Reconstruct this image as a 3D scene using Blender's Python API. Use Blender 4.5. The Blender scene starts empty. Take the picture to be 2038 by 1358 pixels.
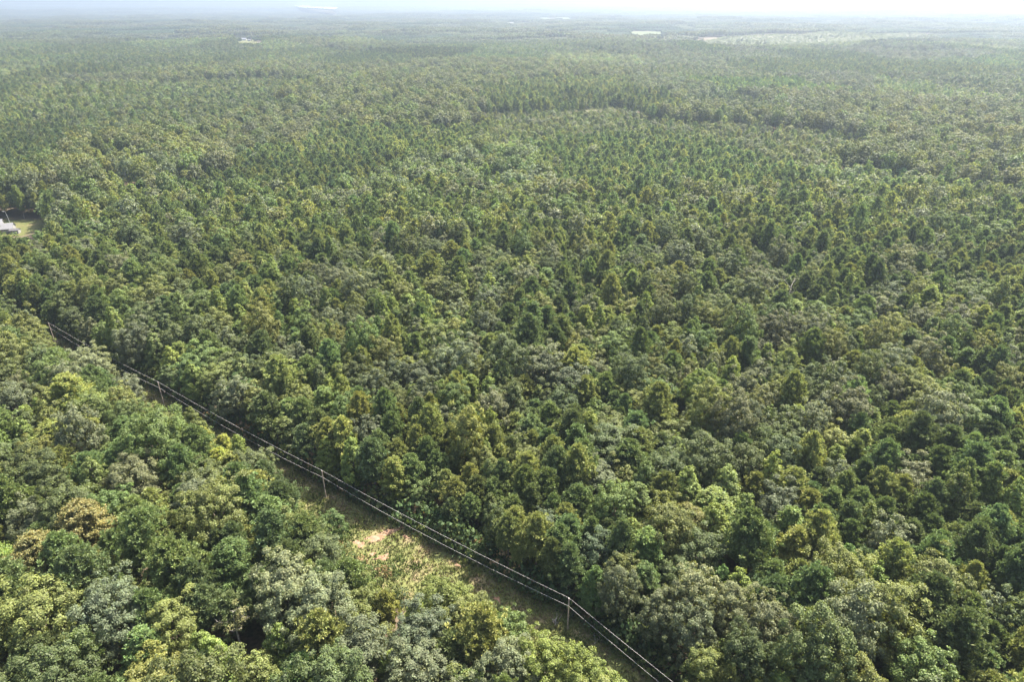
import bpy, math, random
import numpy as np
from mathutils import Vector, Matrix

# ------------------------------------------------------------------ camera, sky, sun, exposure
S = bpy.context.scene
CAM_H, FOC, W0, H0 = 120.0, 1359.0, 2038.0, 1358.0
PITCH = math.radians(26.45)
cam_d = bpy.data.cameras.new('camera'); cam = bpy.data.objects.new('camera', cam_d)
S.collection.objects.link(cam)
cam_d.sensor_width = 36.0; cam_d.lens = 24.0; cam_d.clip_start = 1.0; cam_d.clip_end = 80000.0
cam.location = (0, 0, CAM_H); cam.rotation_euler = (math.pi/2 - PITCH, 0, 0)
S.camera = cam

SUN_AZ, SUN_EL = math.radians(42), math.radians(57)
world = bpy.data.worlds.new('World'); S.world = world; world.use_nodes = True
wn = world.node_tree.nodes; wl = world.node_tree.links
sky = wn.new('ShaderNodeTexSky'); sky.sky_type = 'NISHITA'; sky.sun_disc = False
sky.sun_elevation = SUN_EL; sky.sun_rotation = SUN_AZ
sky.air_density = 1.0; sky.dust_density = 5.0; sky.ozone_density = 1.0
wl.new(sky.outputs[0], wn['Background'].inputs[0]); wn['Background'].inputs[1].default_value = 0.13

sd = bpy.data.lights.new('sun', 'SUN'); sd.energy = 5.0; sd.angle = math.radians(0.6); sd.color = (1.0, 0.93, 0.82)
so = bpy.data.objects.new('sun', sd); S.collection.objects.link(so)
sv = Vector((math.sin(SUN_AZ)*math.cos(SUN_EL), math.cos(SUN_AZ)*math.cos(SUN_EL), math.sin(SUN_EL)))
so.rotation_euler = sv.to_track_quat('Z', 'Y').to_euler(); so.location = (200, 200, 400)

S.view_settings.view_transform = 'Standard'; S.view_settings.look = 'None'
S.view_settings.exposure = 2.0; S.view_settings.gamma = 1.0
S.view_settings.use_curve_mapping = False
S.render.engine = 'CYCLES'
cy = S.cycles
cy.max_bounces = 5; cy.diffuse_bounces = 3; cy.glossy_bounces = 2; cy.transmission_bounces = 3
cy.volume_bounces = 1; cy.transparent_max_bounces = 8; cy.use_denoising = True
cy.denoiser = 'OPENIMAGEDENOISE'; cy.denoising_input_passes = 'RGB_ALBEDO_NORMAL'; cy.denoising_prefilter = 'ACCURATE'; cy.use_adaptive_sampling = False
cy.sample_clamp_indirect = 4.0; cy.sample_clamp_direct = 12.0; cy.caustics_reflective = False; cy.caustics_refractive = False

rng = np.random.default_rng(11); random.seed(5)
C = S.collection

# ------------------------------------------------------------------ geometry of the view (used to measure positions off the photograph)
cp, sp = math.cos(PITCH), math.sin(PITCH)
def at(px, py, z=0.0):
    """Ground position (x, y) of the point at height z seen at a photograph pixel."""
    u, v = (px - W0/2)/FOC, (H0/2 - py)/FOC
    d = (u, cp + v*sp, -sp + v*cp)
    t = (z - CAM_H)/d[2]
    return np.array([d[0]*t, d[1]*t])
def proj(x, y, z):
    x, y, z = np.asarray(x, float), np.asarray(y, float), np.asarray(z, float) - CAM_H
    dep = y*cp - z*sp; up = y*sp + z*cp
    dep = np.where(dep < 1, 1, dep)
    return W0/2 + FOC*x/dep, H0/2 - FOC*up/dep, dep

_hr = np.random.default_rng(3)
_waves = [(_hr.uniform(0, 2*math.pi), _hr.uniform(0, 2*math.pi)) for _ in range(40)]
def waves(x, y, lam, k0, n=6):
    s = 0
    for k in range(n):
        a, p = _waves[(k0+k) % 40]
        l = lam*(0.7 + 0.12*k)
        s = s + np.sin((x*math.cos(a) + y*math.sin(a))*2*math.pi/l + p)
    return s/n
def terrain(x, y):
    x = np.asarray(x, float); y = np.asarray(y, float)
    d = np.hypot(x, y)
    a = np.clip((d - 500)/2500, 0, 1)
    b = np.clip((d - 3500)/6000, 0, 1)
    c = np.clip((d - 12000)/10000, 0, 1)
    g = np.exp(-(((x + 2300)/1300)**2 + ((y - 9300)/3800)**2)**2)
    return (1-g)*(a*18*waves(x, y, 900, 0) + b*30*waves(x, y, 3800, 8) + c*(65 + 60*waves(x, y, 7000, 16)) - b*6) - 14*g

def att(px, py):
    z = 0.0
    for _ in range(12): z = 0.5*z + 0.5*float(terrain(*at(px, py, z)))
    return at(px, py, z)
# ------------------------------------------------------------------ small helpers
def tag(o, label=None, cat=None, group=None, kind=None):
    if label: o['label'] = label
    if cat: o['category'] = cat
    if group: o['group'] = group
    if kind: o['kind'] = kind
    return o
def link(name, me, parent=None):
    o = bpy.data.objects.new(name, me); C.objects.link(o)
    if parent is not None: o.parent = parent
    return o
def empty(name, loc, rz=0.0):
    o = link(name, None); o.location = loc; o.rotation_euler = (0, 0, rz); o.empty_display_size = 0.5
    return o
class MB:
    """Collects polygons with a material index."""
    def __init__(s): s.v, s.f, s.m = [], [], []
    def quad(s, a, b, c, d, m=0):
        n = len(s.v); s.v += [tuple(a), tuple(b), tuple(c), tuple(d)]; s.f.append((n, n+1, n+2, n+3)); s.m.append(m)
    def box(s, x0, x1, y0, y1, z0, z1, m=0):
        n = len(s.v)
        s.v += [(x0,y0,z0),(x1,y0,z0),(x1,y1,z0),(x0,y1,z0),(x0,y0,z1),(x1,y0,z1),(x1,y1,z1),(x0,y1,z1)]
        for q in ((3,2,1,0),(4,5,6,7),(0,1,5,4),(1,2,6,5),(2,3,7,6),(3,0,4,7)):
            s.f.append(tuple(n+i for i in q)); s.m.append(m)
    def tube(s, pts, rad, seg=6, m=0, cap=True):
        pts = [Vector(p) for p in pts]; rings = []
        for i, p in enumerate(pts):
            t = (pts[min(i+1, len(pts)-1)] - pts[max(i-1, 0)]).normalized()
            a = t.orthogonal().normalized() if abs(t.z) < 0.9 else t.cross(Vector((0, 1, 0))).normalized()
            b = t.cross(a); r = rad[i] if hasattr(rad, '__len__') else rad
            n = len(s.v)
            for k in range(seg):
                an = 2*math.pi*k/seg
                s.v.append(tuple(p + a*(r*math.cos(an)) + b*(r*math.sin(an))))
            rings.append(n)
        for i in range(len(rings)-1):
            for k in range(seg):
                k2 = (k+1) % seg
                s.f.append((rings[i]+k, rings[i]+k2, rings[i+1]+k2, rings[i+1]+k)); s.m.append(m)
        if cap:
            s.f.append(tuple(rings[-1]+k for k in range(seg))); s.m.append(m)
            s.f.append(tuple(rings[0]+seg-1-k for k in range(seg))); s.m.append(m)
    def mesh(s, name, *mats):
        me = bpy.data.meshes.new(name); me.from_pydata(s.v, [], s.f)
        for m in mats: me.materials.append(m)
        if len(mats) > 1: me.polygons.foreach_set('material_index', s.m)
        me.update(); return me

# ------------------------------------------------------------------ materials
def mat(name):
    m = bpy.data.materials.new(name); m.use_nodes = True
    return m, m.node_tree.nodes, m.node_tree.links, m.node_tree.nodes['Principled BSDF']
def noise_mat(name, cols, scale, rough=0.9, detail=6, scale2=None, spec=0.2, pos=None):
    """Two noises over world position through a colour ramp."""
    m, n, l, b = mat(name)
    tc = n.new('ShaderNodeNewGeometry')
    no = n.new('ShaderNodeTexNoise'); no.inputs['Scale'].default_value = scale; no.inputs['Detail'].default_value = detail
    no.inputs['Roughness'].default_value = 0.65
    l.new(tc.outputs['Position'], no.inputs['Vector'])
    r = n.new('ShaderNodeValToRGB')
    e = r.color_ramp.elements
    k = len(cols); pos = pos or [0.3 + 0.4*i/max(1, k-1) for i in range(k)]
    while len(e) < k: e.new(0.5)
    for i, c in enumerate(cols): e[i].position = pos[i]; e[i].color = (*c, 1)
    l.new(no.outputs['Fac'], r.inputs['Fac'])
    out = r.outputs['Color']
    if scale2:
        n2 = n.new('ShaderNodeTexNoise'); n2.inputs['Scale'].default_value = scale2; n2.inputs['Detail'].default_value = 5
        l.new(tc.outputs['Position'], n2.inputs['Vector'])
        mr = n.new('ShaderNodeMapRange'); mr.inputs['From Min'].default_value = 0.3; mr.inputs['From Max'].default_value = 0.7
        mr.inputs['To Min'].default_value = 0.65; mr.inputs['To Max'].default_value = 1.3
        l.new(n2.outputs['Fac'], mr.inputs['Value'])
        mx = n.new('ShaderNodeVectorMath'); mx.operation = 'SCALE'
        l.new(out, mx.inputs[0]); l.new(mr.outputs[0], mx.inputs['Scale']); out = mx.outputs[0]
    l.new(out, b.inputs['Base Color'])
    b.inputs['Roughness'].default_value = rough; b.inputs['Specular IOR Level'].default_value = spec
    return m
def leaf_mat(name, trans, rough, spec, tr_tint):
    m, n, l, b = mat(name)
    ti = n.new('ShaderNodeAttribute'); ti.attribute_type = 'INSTANCER'; ti.attribute_name = 'tint'
    va = n.new('ShaderNodeAttribute'); va.attribute_type = 'GEOMETRY'; va.attribute_name = 'cvar'
    mu = n.new('ShaderNodeVectorMath'); mu.operation = 'MULTIPLY'
    l.new(ti.outputs['Color'], mu.inputs[0]); l.new(va.outputs['Color'], mu.inputs[1])
    l.new(mu.outputs[0], b.inputs['Base Color'])
    b.inputs['Roughness'].default_value = rough; b.inputs['Specular IOR Level'].default_value = spec
    t = n.new('ShaderNodeBsdfTranslucent')
    m2 = n.new('ShaderNodeVectorMath'); m2.operation = 'MULTIPLY'; m2.inputs[1].default_value = tr_tint
    l.new(mu.outputs[0], m2.inputs[0]); l.new(m2.outputs[0], t.inputs['Color'])
    mix = n.new('ShaderNodeMixShader'); mix.inputs[0].default_value = trans
    l.new(b.outputs[0], mix.inputs[1]); l.new(t.outputs[0], mix.inputs[2])
    l.new(mix.outputs[0], n['Material Output'].inputs['Surface'])
    return m
M_LEAF = leaf_mat('broad_leaf', 0.34, 0.55, 0.24, (1.25, 1.2, 0.5))
M_NEEDLE = leaf_mat('pine_needle', 0.30, 0.6, 0.15, (1.15, 1.2, 0.7))
M_BARK = noise_mat('bark', [(0.10, 0.075, 0.055), (0.19, 0.15, 0.12), (0.27, 0.23, 0.19)], 2.2, scale2=9)
M_DEADWOOD = noise_mat('grey_dead_wood', [(0.25, 0.21, 0.18), (0.42, 0.37, 0.33), (0.52, 0.48, 0.44)], 1.8, scale2=8)
M_GROUND = noise_mat('forest_floor', [(0.06, 0.045, 0.03), (0.10, 0.075, 0.048), (0.07, 0.078, 0.035)], 0.12, scale2=1.2)
M_STRIP = noise_mat('mown_strip', [(0.075, 0.09, 0.029), (0.105, 0.11, 0.038), (0.14, 0.115, 0.06), (0.18, 0.12, 0.08)], 0.16, scale2=1.5, pos=[0.37, 0.50, 0.62, 0.74])
M_SOIL = noise_mat('bare_sandy_soil', [(0.13, 0.075, 0.045), (0.20, 0.125, 0.08), (0.27, 0.19, 0.135)], 0.9, scale2=4)
M_POLE = noise_mat('weathered_pole_wood', [(0.26, 0.21, 0.16), (0.36, 0.29, 0.23), (0.44, 0.37, 0.30)], 1.5, scale2=12)
M_LAWN = noise_mat('lawn', [(0.05, 0.065, 0.018), (0.075, 0.08, 0.024), (0.11, 0.09, 0.045)], 0.12, scale2=1.3)
M_HAY = noise_mat('hay_field', [(0.058, 0.074, 0.022), (0.072, 0.085, 0.027)], 0.01, scale2=0.05)
M_CLEARCUT = noise_mat('cut_over_ground', [(0.05, 0.062, 0.026), (0.075, 0.076, 0.038), (0.105, 0.088, 0.055)], 0.012, scale2=0.06)
def plain(name, col, rough=0.6, metal=0.0, spec=0.4, var=0.12, scale=1.5):
    lo = tuple(c*(1-var) for c in col); hi = tuple(min(1, c*(1+var)) for c in col)
    m = noise_mat(name, [lo, hi], scale, rough=rough, spec=spec)
    m.node_tree.nodes['Principled BSDF'].inputs['Metallic'].default_value = metal
    return m
M_WIRE = plain('aluminium_wire', (0.48, 0.45, 0.43), 0.8, 0.0)
M_PORC = plain('grey_porcelain', (0.55, 0.56, 0.56), 0.3)
M_STEEL = plain('galvanised_steel', (0.45, 0.46, 0.47), 0.5, 0.6)
M_WHITE = plain('white_siding', (0.24, 0.24, 0.235), 0.6)
M_ROOFW = plain('pale_metal_roof', (0.135, 0.135, 0.145), 0.6)
M_ROOFG = plain('grey_shingle_roof', (0.07, 0.068, 0.072), 0.85, var=0.25)
M_GLASS = plain('dark_window_glass', (0.03, 0.035, 0.04), 0.1, spec=0.6)
M_TRIM = plain('pale_trim', (0.68, 0.66, 0.62), 0.5)
M_DOOR = plain('grey_door', (0.30, 0.31, 0.33), 0.5)
M_TAN = plain('tan_siding', (0.52, 0.42, 0.32), 0.7)
mw, n_, l_, b_ = mat('lake_water')
b_.inputs['Base Color'].default_value = (0.24, 0.235, 0.22, 1); b_.inputs['Roughness'].default_value = 0.3  # silty base colour, lightened to stand in for reflected sky
nz = n_.new('ShaderNodeTexNoise'); nz.inputs['Scale'].default_value = 0.02; nz.inputs['Detail'].default_value = 4
ge = n_.new('ShaderNodeNewGeometry'); l_.new(ge.outputs['Position'], nz.inputs['Vector'])
bu = n_.new('ShaderNodeBump'); bu.inputs['Strength'].default_value = 0.25; bu.inputs['Distance'].default_value = 2.0
l_.new(nz.outputs['Fac'], bu.inputs['Height']); l_.new(bu.outputs[0], b_.inputs['Normal'])
M_WATER = mw

# ------------------------------------------------------------------ where things stand (metres, from the pole tops and bases in the photograph)
POLE_H = 9.3
P_B, P_C, P_A = at(649, 994), at(1129, 1256), at(327, 810)
ab = (P_A - P_B); ab = ab/np.linalg.norm(ab)
P_D = P_A + ab*78; P_E = P_D + ab*78; P_E2 = P_E + ab*78
P_F = at(1343, 1358, POLE_H); cf = P_F - P_C; cf = cf/np.linalg.norm(cf); P_F = P_C + cf*76
P_G = P_F + cf*76
LINE = [P_E2 + ab*600, P_E2, P_E, P_D, P_A, P_B, P_C, P_F, P_G]
def line_dist(x, y):
    """Signed distance to the pole line: positive to the photo's right (far side), negative to its left (near side)."""
    x = np.asarray(x, float); y = np.asarray(y, float)
    best = np.full(x.shape, 1e9); sg = np.zeros(x.shape)
    for p, q in zip(LINE[:-1], LINE[1:]):
        d = q - p; L2 = d @ d
        t = np.clip(((x-p[0])*d[0] + (y-p[1])*d[1])/L2, 0, 1)
        ex, ey = x - p[0] - t*d[0], y - p[1] - t*d[1]
        di = np.hypot(ex, ey); c = np.sign(d[0]*ey - d[1]*ex)
        up = di < best; best = np.where(up, di, best); sg = np.where(up, c, sg)
    return best*sg
def in_poly(px, py, poly):
    px = np.asarray(px, float); py = np.asarray(py, float); ins = np.zeros(px.shape, bool)
    n = len(poly); xs, ys = [p[0] for p in poly], [p[1] for p in poly]
    bb = (px >= min(xs)) & (px <= max(xs)) & (py >= min(ys)) & (py <= max(ys))
    if not bb.any(): return ins
    if px.size > 1:
        r = in_poly1(px[bb], py[bb], poly); ins[bb] = r; return ins
    return in_poly1(px, py, poly)
def in_poly1(px, py, poly):
    ins = np.zeros(px.shape, bool); n = len(poly)
    for i in range(n):
        x1, y1 = poly[i]; x2, y2 = poly[(i+1) % n]
        c = ((y1 > py) != (y2 > py)) & (px < (x2-x1)*(py-y1)/((y2-y1) or 1e-9) + x1)
        ins ^= c
    return ins
# ground the photograph shows between the crowns along the cut
SEEN = [[(572,958),(640,966),(720,1000),(800,1030),(870,1060),(960,1112),(1060,1165),(1140,1212),(1230,1280),(1310,1358),(1262,1358),(1215,1330),(1150,1262),(1060,1240),(1000,1215),(930,1175),(885,1160),(825,1176),(765,1158),(712,1120),(684,1085),(686,1045),(640,1000),(590,980)],
        [(290,772),(350,800),(350,822),(305,812),(285,790)], [(85,650),(135,680),(135,698),(85,668)]]
def wall_band():
    lo, hi = [], []
    for p, q in zip(LINE[2:5], LINE[3:6]):
        d = (q-p)/np.linalg.norm(q-p); nr = np.array([-d[1], d[0]])
        for t in np.linspace(0, 1, 6):
            c = p + (q-p)*t + nr*4.5
            lo.append(tuple(float(a) for a in proj(c[0], c[1], 3.5)[:2])); hi.append(tuple(float(a) for a in proj(c[0], c[1], 8.5)[:2]))
    return lo + hi[::-1]
SEEN.append(wall_band())
YARD = [at(-60, 470), at(45, 470), at(100, 452), at(88, 438), at(-60, 436)]
YARD = [tuple(p) for p in YARD]
def ell(px0, px1, py0, py1): return [tuple(att(px0, py1)), tuple(att(px1, py1)), tuple(att(px1, py0)), tuple(att(px0, py0))]
GAP = ell(228, 266, 345, 360)              # clearing with a pale roof
STRIPF = ell(1120, 1345, 209, 222)         # bare strip in front of the dark stand
HAYF = ell(1252, 1316, 62, 78)
CLEARCUT = [tuple(att(*p)) for p in ((1372,88),(1440,95),(1530,92),(1600,97),(1690,88),(1745,90),(1800,78),(1850,71),(1822,64),(1740,67),(1660,65),(1600,68),(1510,69),(1440,73))]
BARN = ell(470, 512, 78, 91)
def fld(px, py, w, dep):                   # small opening far away: centre pixel, width and depth in metres
    c = att(px, py); return [(c[0]-w/2, c[1]-dep), (c[0]+w/2, c[1]-dep), (c[0]+w/2, c[1]+dep*0.3), (c[0]-w/2, c[1]+dep*0.3)]
FARF = [fld(1083, 37.5, 90, 900), fld(1121, 37.2, 120, 900), fld(1217, 31, 170, 1200), fld(1234, 47, 70, 500),
        fld(1850, 45, 70, 500), fld(1018, 46, 60, 500), fld(1375, 62, 50, 300), fld(1857, 62, 150, 260)]
LAKE = [tuple(at(*p)) for p in ((585,16.5),(600,24),(640,27),(668,31),(674,23),(640,20.5),(615,19.5),(618,15),(600,14.2))]
OPEN = [YARD, GAP, STRIPF, HAYF, CLEARCUT, BARN, LAKE] + FARF
def is_open(x, y):
    o = np.zeros(np.asarray(x, float).shape, bool)
    for p in OPEN: o |= in_poly(x, y, p)
    return o

# ------------------------------------------------------------------ setting: ground, strip, fields, lake
def polar_ground():
    rs = np.concatenate([np.linspace(0, 600, 25)[1:], np.geomspace(640, 30000, 70)])
    na = 160; an = np.linspace(0, 2*math.pi, na, endpoint=False)
    R, A = np.meshgrid(rs, an, indexing='ij')
    x, y = (R*np.sin(A)).ravel(), (R*np.cos(A)).ravel()
    v = np.column_stack([x, y, terrain(x, y)]).tolist() + [(0, 0, 0)]
    f = []; nr = len(rs)
    for i in range(nr-1):
        for k in range(na):
            k2 = (k+1) % na
            f.append((i*na+k, (i+1)*na+k, (i+1)*na+k2, i*na+k2))
    c = nr*na
    for k in range(na): f.append((c, k, (k+1) % na))
    me = bpy.data.meshes.new('ground'); me.from_pydata(v, [], f); me.materials.append(M_GROUND)
    if me.polygons[0].normal.z < 0: me.flip_normals()
    return tag(link('ground', me), 'dark leaf-littered forest floor reaching to the horizon', kind='structure')
polar_ground()
def sheet(name, poly, m, lift, step, label, wob=0.0):
    """A sheet over the terrain, cut to a polygon with an uneven rim."""
    p = np.array(poly); lo, hi = p.min(0), p.max(0)
    ctr = p.mean(0); dens = []
    n = len(p)
    for i in range(n):
        a, b = p[i], p[(i+1) % n]; k = max(2, int(np.linalg.norm(b-a)/step))
        for t in np.linspace(0, 1, k, endpoint=False): dens.append(a + (b-a)*t)
    dens = np.array(dens)
    if wob:
        j = 1 + wob*(waves(dens[:,0], dens[:,1], step*5, 20) + 0.6*waves(dens[:,0], dens[:,1], step*2.2, 27))
        dens = ctr + (dens - ctr)*j[:, None]
    rings = [1.0, 0.8, 0.55, 0.3]
    v, f = [], []; N = len(dens)
    for r in rings:
        q = ctr + (dens-ctr)*r; z = terrain(q[:,0], q[:,1]) + lift
        v += np.column_stack([q, z]).tolist()
    v.append((ctr[0], ctr[1], float(terrain(*ctr)) + lift))
    for i in range(len(rings)-1):
        for k in range(N):
            k2 = (k+1) % N; f.append((i*N+k, i*N+k2, (i+1)*N+k2, (i+1)*N+k))
    c = len(v)-1; b = (len(rings)-1)*N
    for k in range(N): f.append((b+k, b+(k+1) % N, c))
    me = bpy.data.meshes.new(name); me.from_pydata(v, [], f); me.materials.append(m); me.update()
    if sum(pp.normal.z for pp in me.polygons) < 0: me.flip_normals()
    return tag(link(name, me), label, kind='structure')
def strip():
    pts = [np.array(p) for p in LINE]; v, f = [], []
    dense = []
    for p, q in zip(pts[:-1], pts[1:]):
        k = max(2, int(np.linalg.norm(q-p)/3))
        for t in np.linspace(0, 1, k, endpoint=False): dense.append(p+(q-p)*t)
    dense.append(pts[-1]); dense = np.array(dense)
    tan = np.gradient(dense, axis=0); tan /= np.linalg.norm(tan, axis=1)[:, None]
    nor = np.column_stack([-tan[:,1], tan[:,0]])       # to the far side
    offs = [-17, -10, -4, 2, 7]
    for i in range(len(dense)):
        for j, o in enumerate(offs):
            w = o + (1.6*math.sin(i*0.7+j) if j in (0, 4) else 0)
            p = dense[i] + nor[i]*w
            v.append((p[0], p[1], float(terrain(p[0], p[1])) + 0.05 + 0.12*(1+math.sin(p[0]*0.5)*math.cos(p[1]*0.43))))
    k = len(offs)
    for i in range(len(dense)-1):
        for j in range(k-1): f.append((i*k+j, i*k+j+1, (i+1)*k+j+1, (i+1)*k+j))
    me = bpy.data.meshes.new('cleared_strip'); me.from_pydata(v, [], f); me.materials.append(M_STRIP); me.update()
    if sum(pp.normal.z for pp in me.polygons) < 0: me.flip_normals()
    for pp in me.polygons: pp.use_smooth = True
    tag(link('cleared_strip', me), 'cleared grassy strip under the power line through the woods', kind='structure')
strip()
sheet('lawn', YARD, M_LAWN, 0.06, 4, 'yellowing lawn round the white house', 0.05)
sheet('lawn', GAP, M_LAWN, 0.06, 6, 'small lawn beside a pale roof in the woods', 0.05)
sheet('field', STRIPF, M_CLEARCUT, 0.3, 12, 'bare strip of ground before a dark pine stand', 0.06)
sheet('field', HAYF, M_HAY, 1.0, 30, 'pale yellow-green hay field far off', 0.02)
sheet('field', CLEARCUT, M_CLEARCUT, 1.0, 40, 'wide pale cut-over field with young regrowth', 0.03)
sheet('field', BARN, M_LAWN, 0.8, 15, 'grassy opening round a far white barn', 0.05)
for q in FARF: sheet('field', q, M_HAY, 2.0, 30, 'small pale field among far woods', 0.03)
lz = min(terrain(*p) for p in LAKE)
lake = sheet('lake', LAKE, M_WATER, 0.0, 60, 'bright lake on the hazy horizon', 0.02)
zl = max(v.co.z for v in lake.data.vertices) + 1.0
for v in lake.data.vertices: v.co.z = zl

# ------------------------------------------------------------------ foliage builders (numpy): every crown is a cloud of small leaf faces
class Leaves:
    def __init__(s): s.v, s.c, s.n = [], [], 0; s.tri = []
    def cards(s, P, N, size, col, rg, aspect=0.75):
        """P centres, N facing directions, size (n,), col (n,3): one rhombic leaf spray each, two triangles bent along the middle."""
        n = len(P)
        N = N/np.maximum(np.linalg.norm(N, axis=1, keepdims=True), 1e-6)
        r = rg.normal(size=(n, 3)); a = np.cross(N, r); a /= np.maximum(np.linalg.norm(a, axis=1, keepdims=True), 1e-6)
        b = np.cross(N, a); sz = np.asarray(size)[:, None]*0.5
        up = N*sz*0.25
        s.add4(P - a*sz - up, P - b*sz*aspect + up*0.6, P + a*sz - up, P + b*sz*aspect + up*0.6, col)
    def add4(s, p0, p1, p2, p3, col):
        s.v.append(np.stack([p0, p1, p2, p3], 1).reshape(-1, 3)); s.c.append(np.asarray(col)); s.tri.append(np.full(len(p0), 4))
    def add3(s, p0, p1, p2, col):
        s.v.append(np.stack([p0, p1, p2], 1).reshape(-1, 3)); s.c.append(np.asarray(col)); s.tri.append(np.full(len(p0), 3))
    def arrays(s):
        return np.concatenate(s.v), np.concatenate(s.tri), np.concatenate(s.c)
def leaf_mesh(name, V, T, Cc, mats, mi=None):
    me = bpy.data.meshes.new(name)
    nl = int(T.sum()); me.vertices.add(len(V)); me.vertices.foreach_set('co', V.astype(np.float32).ravel())
    me.loops.add(nl); me.loops.foreach_set('vertex_index', np.arange(nl, dtype=np.int32))
    me.polygons.add(len(T)); st = np.concatenate([[0], np.cumsum(T)[:-1]]).astype(np.int32)
    me.polygons.foreach_set('loop_start', st); me.polygons.foreach_set('loop_total', T.astype(np.int32))
    for m in mats: me.materials.append(m)
    if mi is not None: me.polygons.foreach_set('material_index', mi.astype(np.int32))
    a = me.attributes.new('cvar', 'FLOAT_COLOR', 'FACE')
    a.data.foreach_set('color', np.column_stack([Cc, np.ones(len(Cc))]).astype(np.float32).ravel())
    me.update(calc_edges=True)
    return me
def sphere_dirs(n, rg):
    d = rg.normal(size=(n, 3)); return d/np.linalg.norm(d, axis=1, keepdims=True)
def var_col(n, rg, base, sd=0.16, hue=0.04):
    k = base*np.exp(rg.normal(0, sd, n)); h = rg.normal(0, hue, n)
    return np.column_stack([k*(1+h), k, k*(1-0.8*h)])

def puff_crown(L, pts, prad, outs, n_leaf, size, rg, sd=0.17):
    """Rounded leaf clumps at pts; leaves sit on each clump's outer side."""
    for c, r, o in zip(pts, prad, outs):
        n = max(4, int(n_leaf*(r/1.0)**1.6*rg.uniform(0.8, 1.2)))
        d = sphere_dirs(n, rg) + o*0.55 + np.array([0, 0, 0.35]); d /= np.linalg.norm(d, axis=1, keepdims=True)
        rr = r*(rg.uniform(0.5, 1.0, n) + np.maximum(0, rg.normal(0, 0.17, n)))[:, None]
        P = c + d*rr*np.array([1.0, 1.0, 0.8])
        nn = d*0.7 + o*0.3 + sphere_dirs(n, rg)*0.62 + np.array([0, 0, 0.25])
        L.cards(P, nn, size*rg.uniform(0.65, 1.3, n), var_col(n, rg, math.exp(rg.normal(0, 0.10)), sd), rg)
def dome_points(n, R, zc, rz, rg, low=-0.55, jit=0.14):
    """Points over an uneven ellipsoid, most of them on its upper part."""
    i = np.arange(n) + 0.5
    z = 1 - (1-low)*i/n; ph = i*2.39996 + rg.uniform(0, 6.28)
    rad = np.sqrt(np.maximum(0, 1-z*z))
    d = np.column_stack([rad*np.cos(ph), rad*np.sin(ph), z])
    d += rg.normal(0, 0.10, d.shape)
    a0, a1 = rg.uniform(0, 6.28, 2)
    lob = 1 + 0.14*np.sin(2*ph + a0) + 0.12*np.sin(3*ph + a1 + z*2)
    k = lob*(1 + rg.normal(0, jit, n))
    return d*np.array([R, R, rz])*k[:, None] + np.array([0, 0, zc]), d/np.linalg.norm(d, axis=1, keepdims=True)

def oak(R, H, base, lod, rg):
    L = Leaves(); zc = base + (H-base)*0.46; rz = (H-base)*0.54
    if lod == 0:
        npf = int(18 + 4.6*R*R); P, O = dome_points(npf, R*0.86, zc, rz*0.88, rg, -0.7, 0.13)
        puff_crown(L, P, (0.42 + 0.75*rg.uniform(0, 1, npf)**1.5)*(0.75+R*0.07), O, 150, 0.33, rg)
        n = int(26*R*R); d = sphere_dirs(n, rg); P = d*np.array([R, R, rz])*rg.uniform(0.35, 0.8, n)[:, None] + [0, 0, zc]
        L.cards(P, sphere_dirs(n, rg), np.full(n, 0.75), var_col(n, rg, 0.9), rg)
    elif lod == 1:
        npf = int(12 + 1.9*R*R); P, O = dome_points(npf, R*0.84, zc, rz*0.88, rg, -0.55, 0.12)
        puff_crown(L, P, rg.uniform(0.9, 1.6, npf)*(0.75+R*0.06), O, 17, 0.85, rg, 0.2)
        n = int(6*R*R); d = sphere_dirs(n, rg); P = d*np.array([R, R, rz])*rg.uniform(0.35, 0.75, n)[:, None] + [0, 0, zc]
        L.cards(P, sphere_dirs(n, rg), np.full(n, 1.3), var_col(n, rg, 0.9), rg)
    return L.arrays()
def cone_profile(t, p):      # t 0 bottom .. 1 top
    return np.where(t < 0.28, 0.62 + 0.38*np.sin(t/0.28*math.pi/2), np.power(np.maximum(0, (1-t)/0.72), p))
def poplar(R, H, base, lod, rg):
    L = Leaves(); p = rg.uniform(0.6, 0.85)
    npf = int((34 + 6.0*R*R*(H-base)/9) if lod == 0 else (12 + 2.4*R*R))
    t = 1 - np.power((np.arange(npf)+0.5)/npf, 0.62)*0.97; ph = np.arange(npf)*2.39996 + rg.normal(0, 0.3, npf)
    lob = 1 + 0.16*np.sin(ph*2 + rg.uniform(0, 6)) + rg.normal(0, 0.10, npf)
    r = cone_profile(t, p)*R*0.86*lob
    P = np.column_stack([r*np.cos(ph), r*np.sin(ph), base + t*(H-base)*0.97 + rg.normal(0, 0.25, npf)])
    O = np.column_stack([np.cos(ph), np.sin(ph), np.full(npf, 0.6)]); O /= np.linalg.norm(O, axis=1, keepdims=True)
    pr = (0.55 + 0.45*cone_profile(t, p))*rg.uniform(0.75, 1.15, npf)
    if lod == 0: puff_crown(L, P, pr*0.95, O, 105, 0.36, rg, 0.16)
    else: puff_crown(L, P, pr*1.35, O, 15, 0.78, rg, 0.2)
    n = int(30*R*R if lod == 0 else 6*R*R); tt = rg.uniform(0, 0.9, n); a = rg.uniform(0, 6.28, n); rr = cone_profile(tt, p)*R*0.6*np.sqrt(rg.uniform(0, 1, n))
    L.cards(np.column_stack([rr*np.cos(a), rr*np.sin(a), base+tt*(H-base)]), sphere_dirs(n, rg), np.full(n, 0.7 if lod == 0 else 1.2), var_col(n, rg, 0.9), rg)
    return L.arrays()
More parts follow.
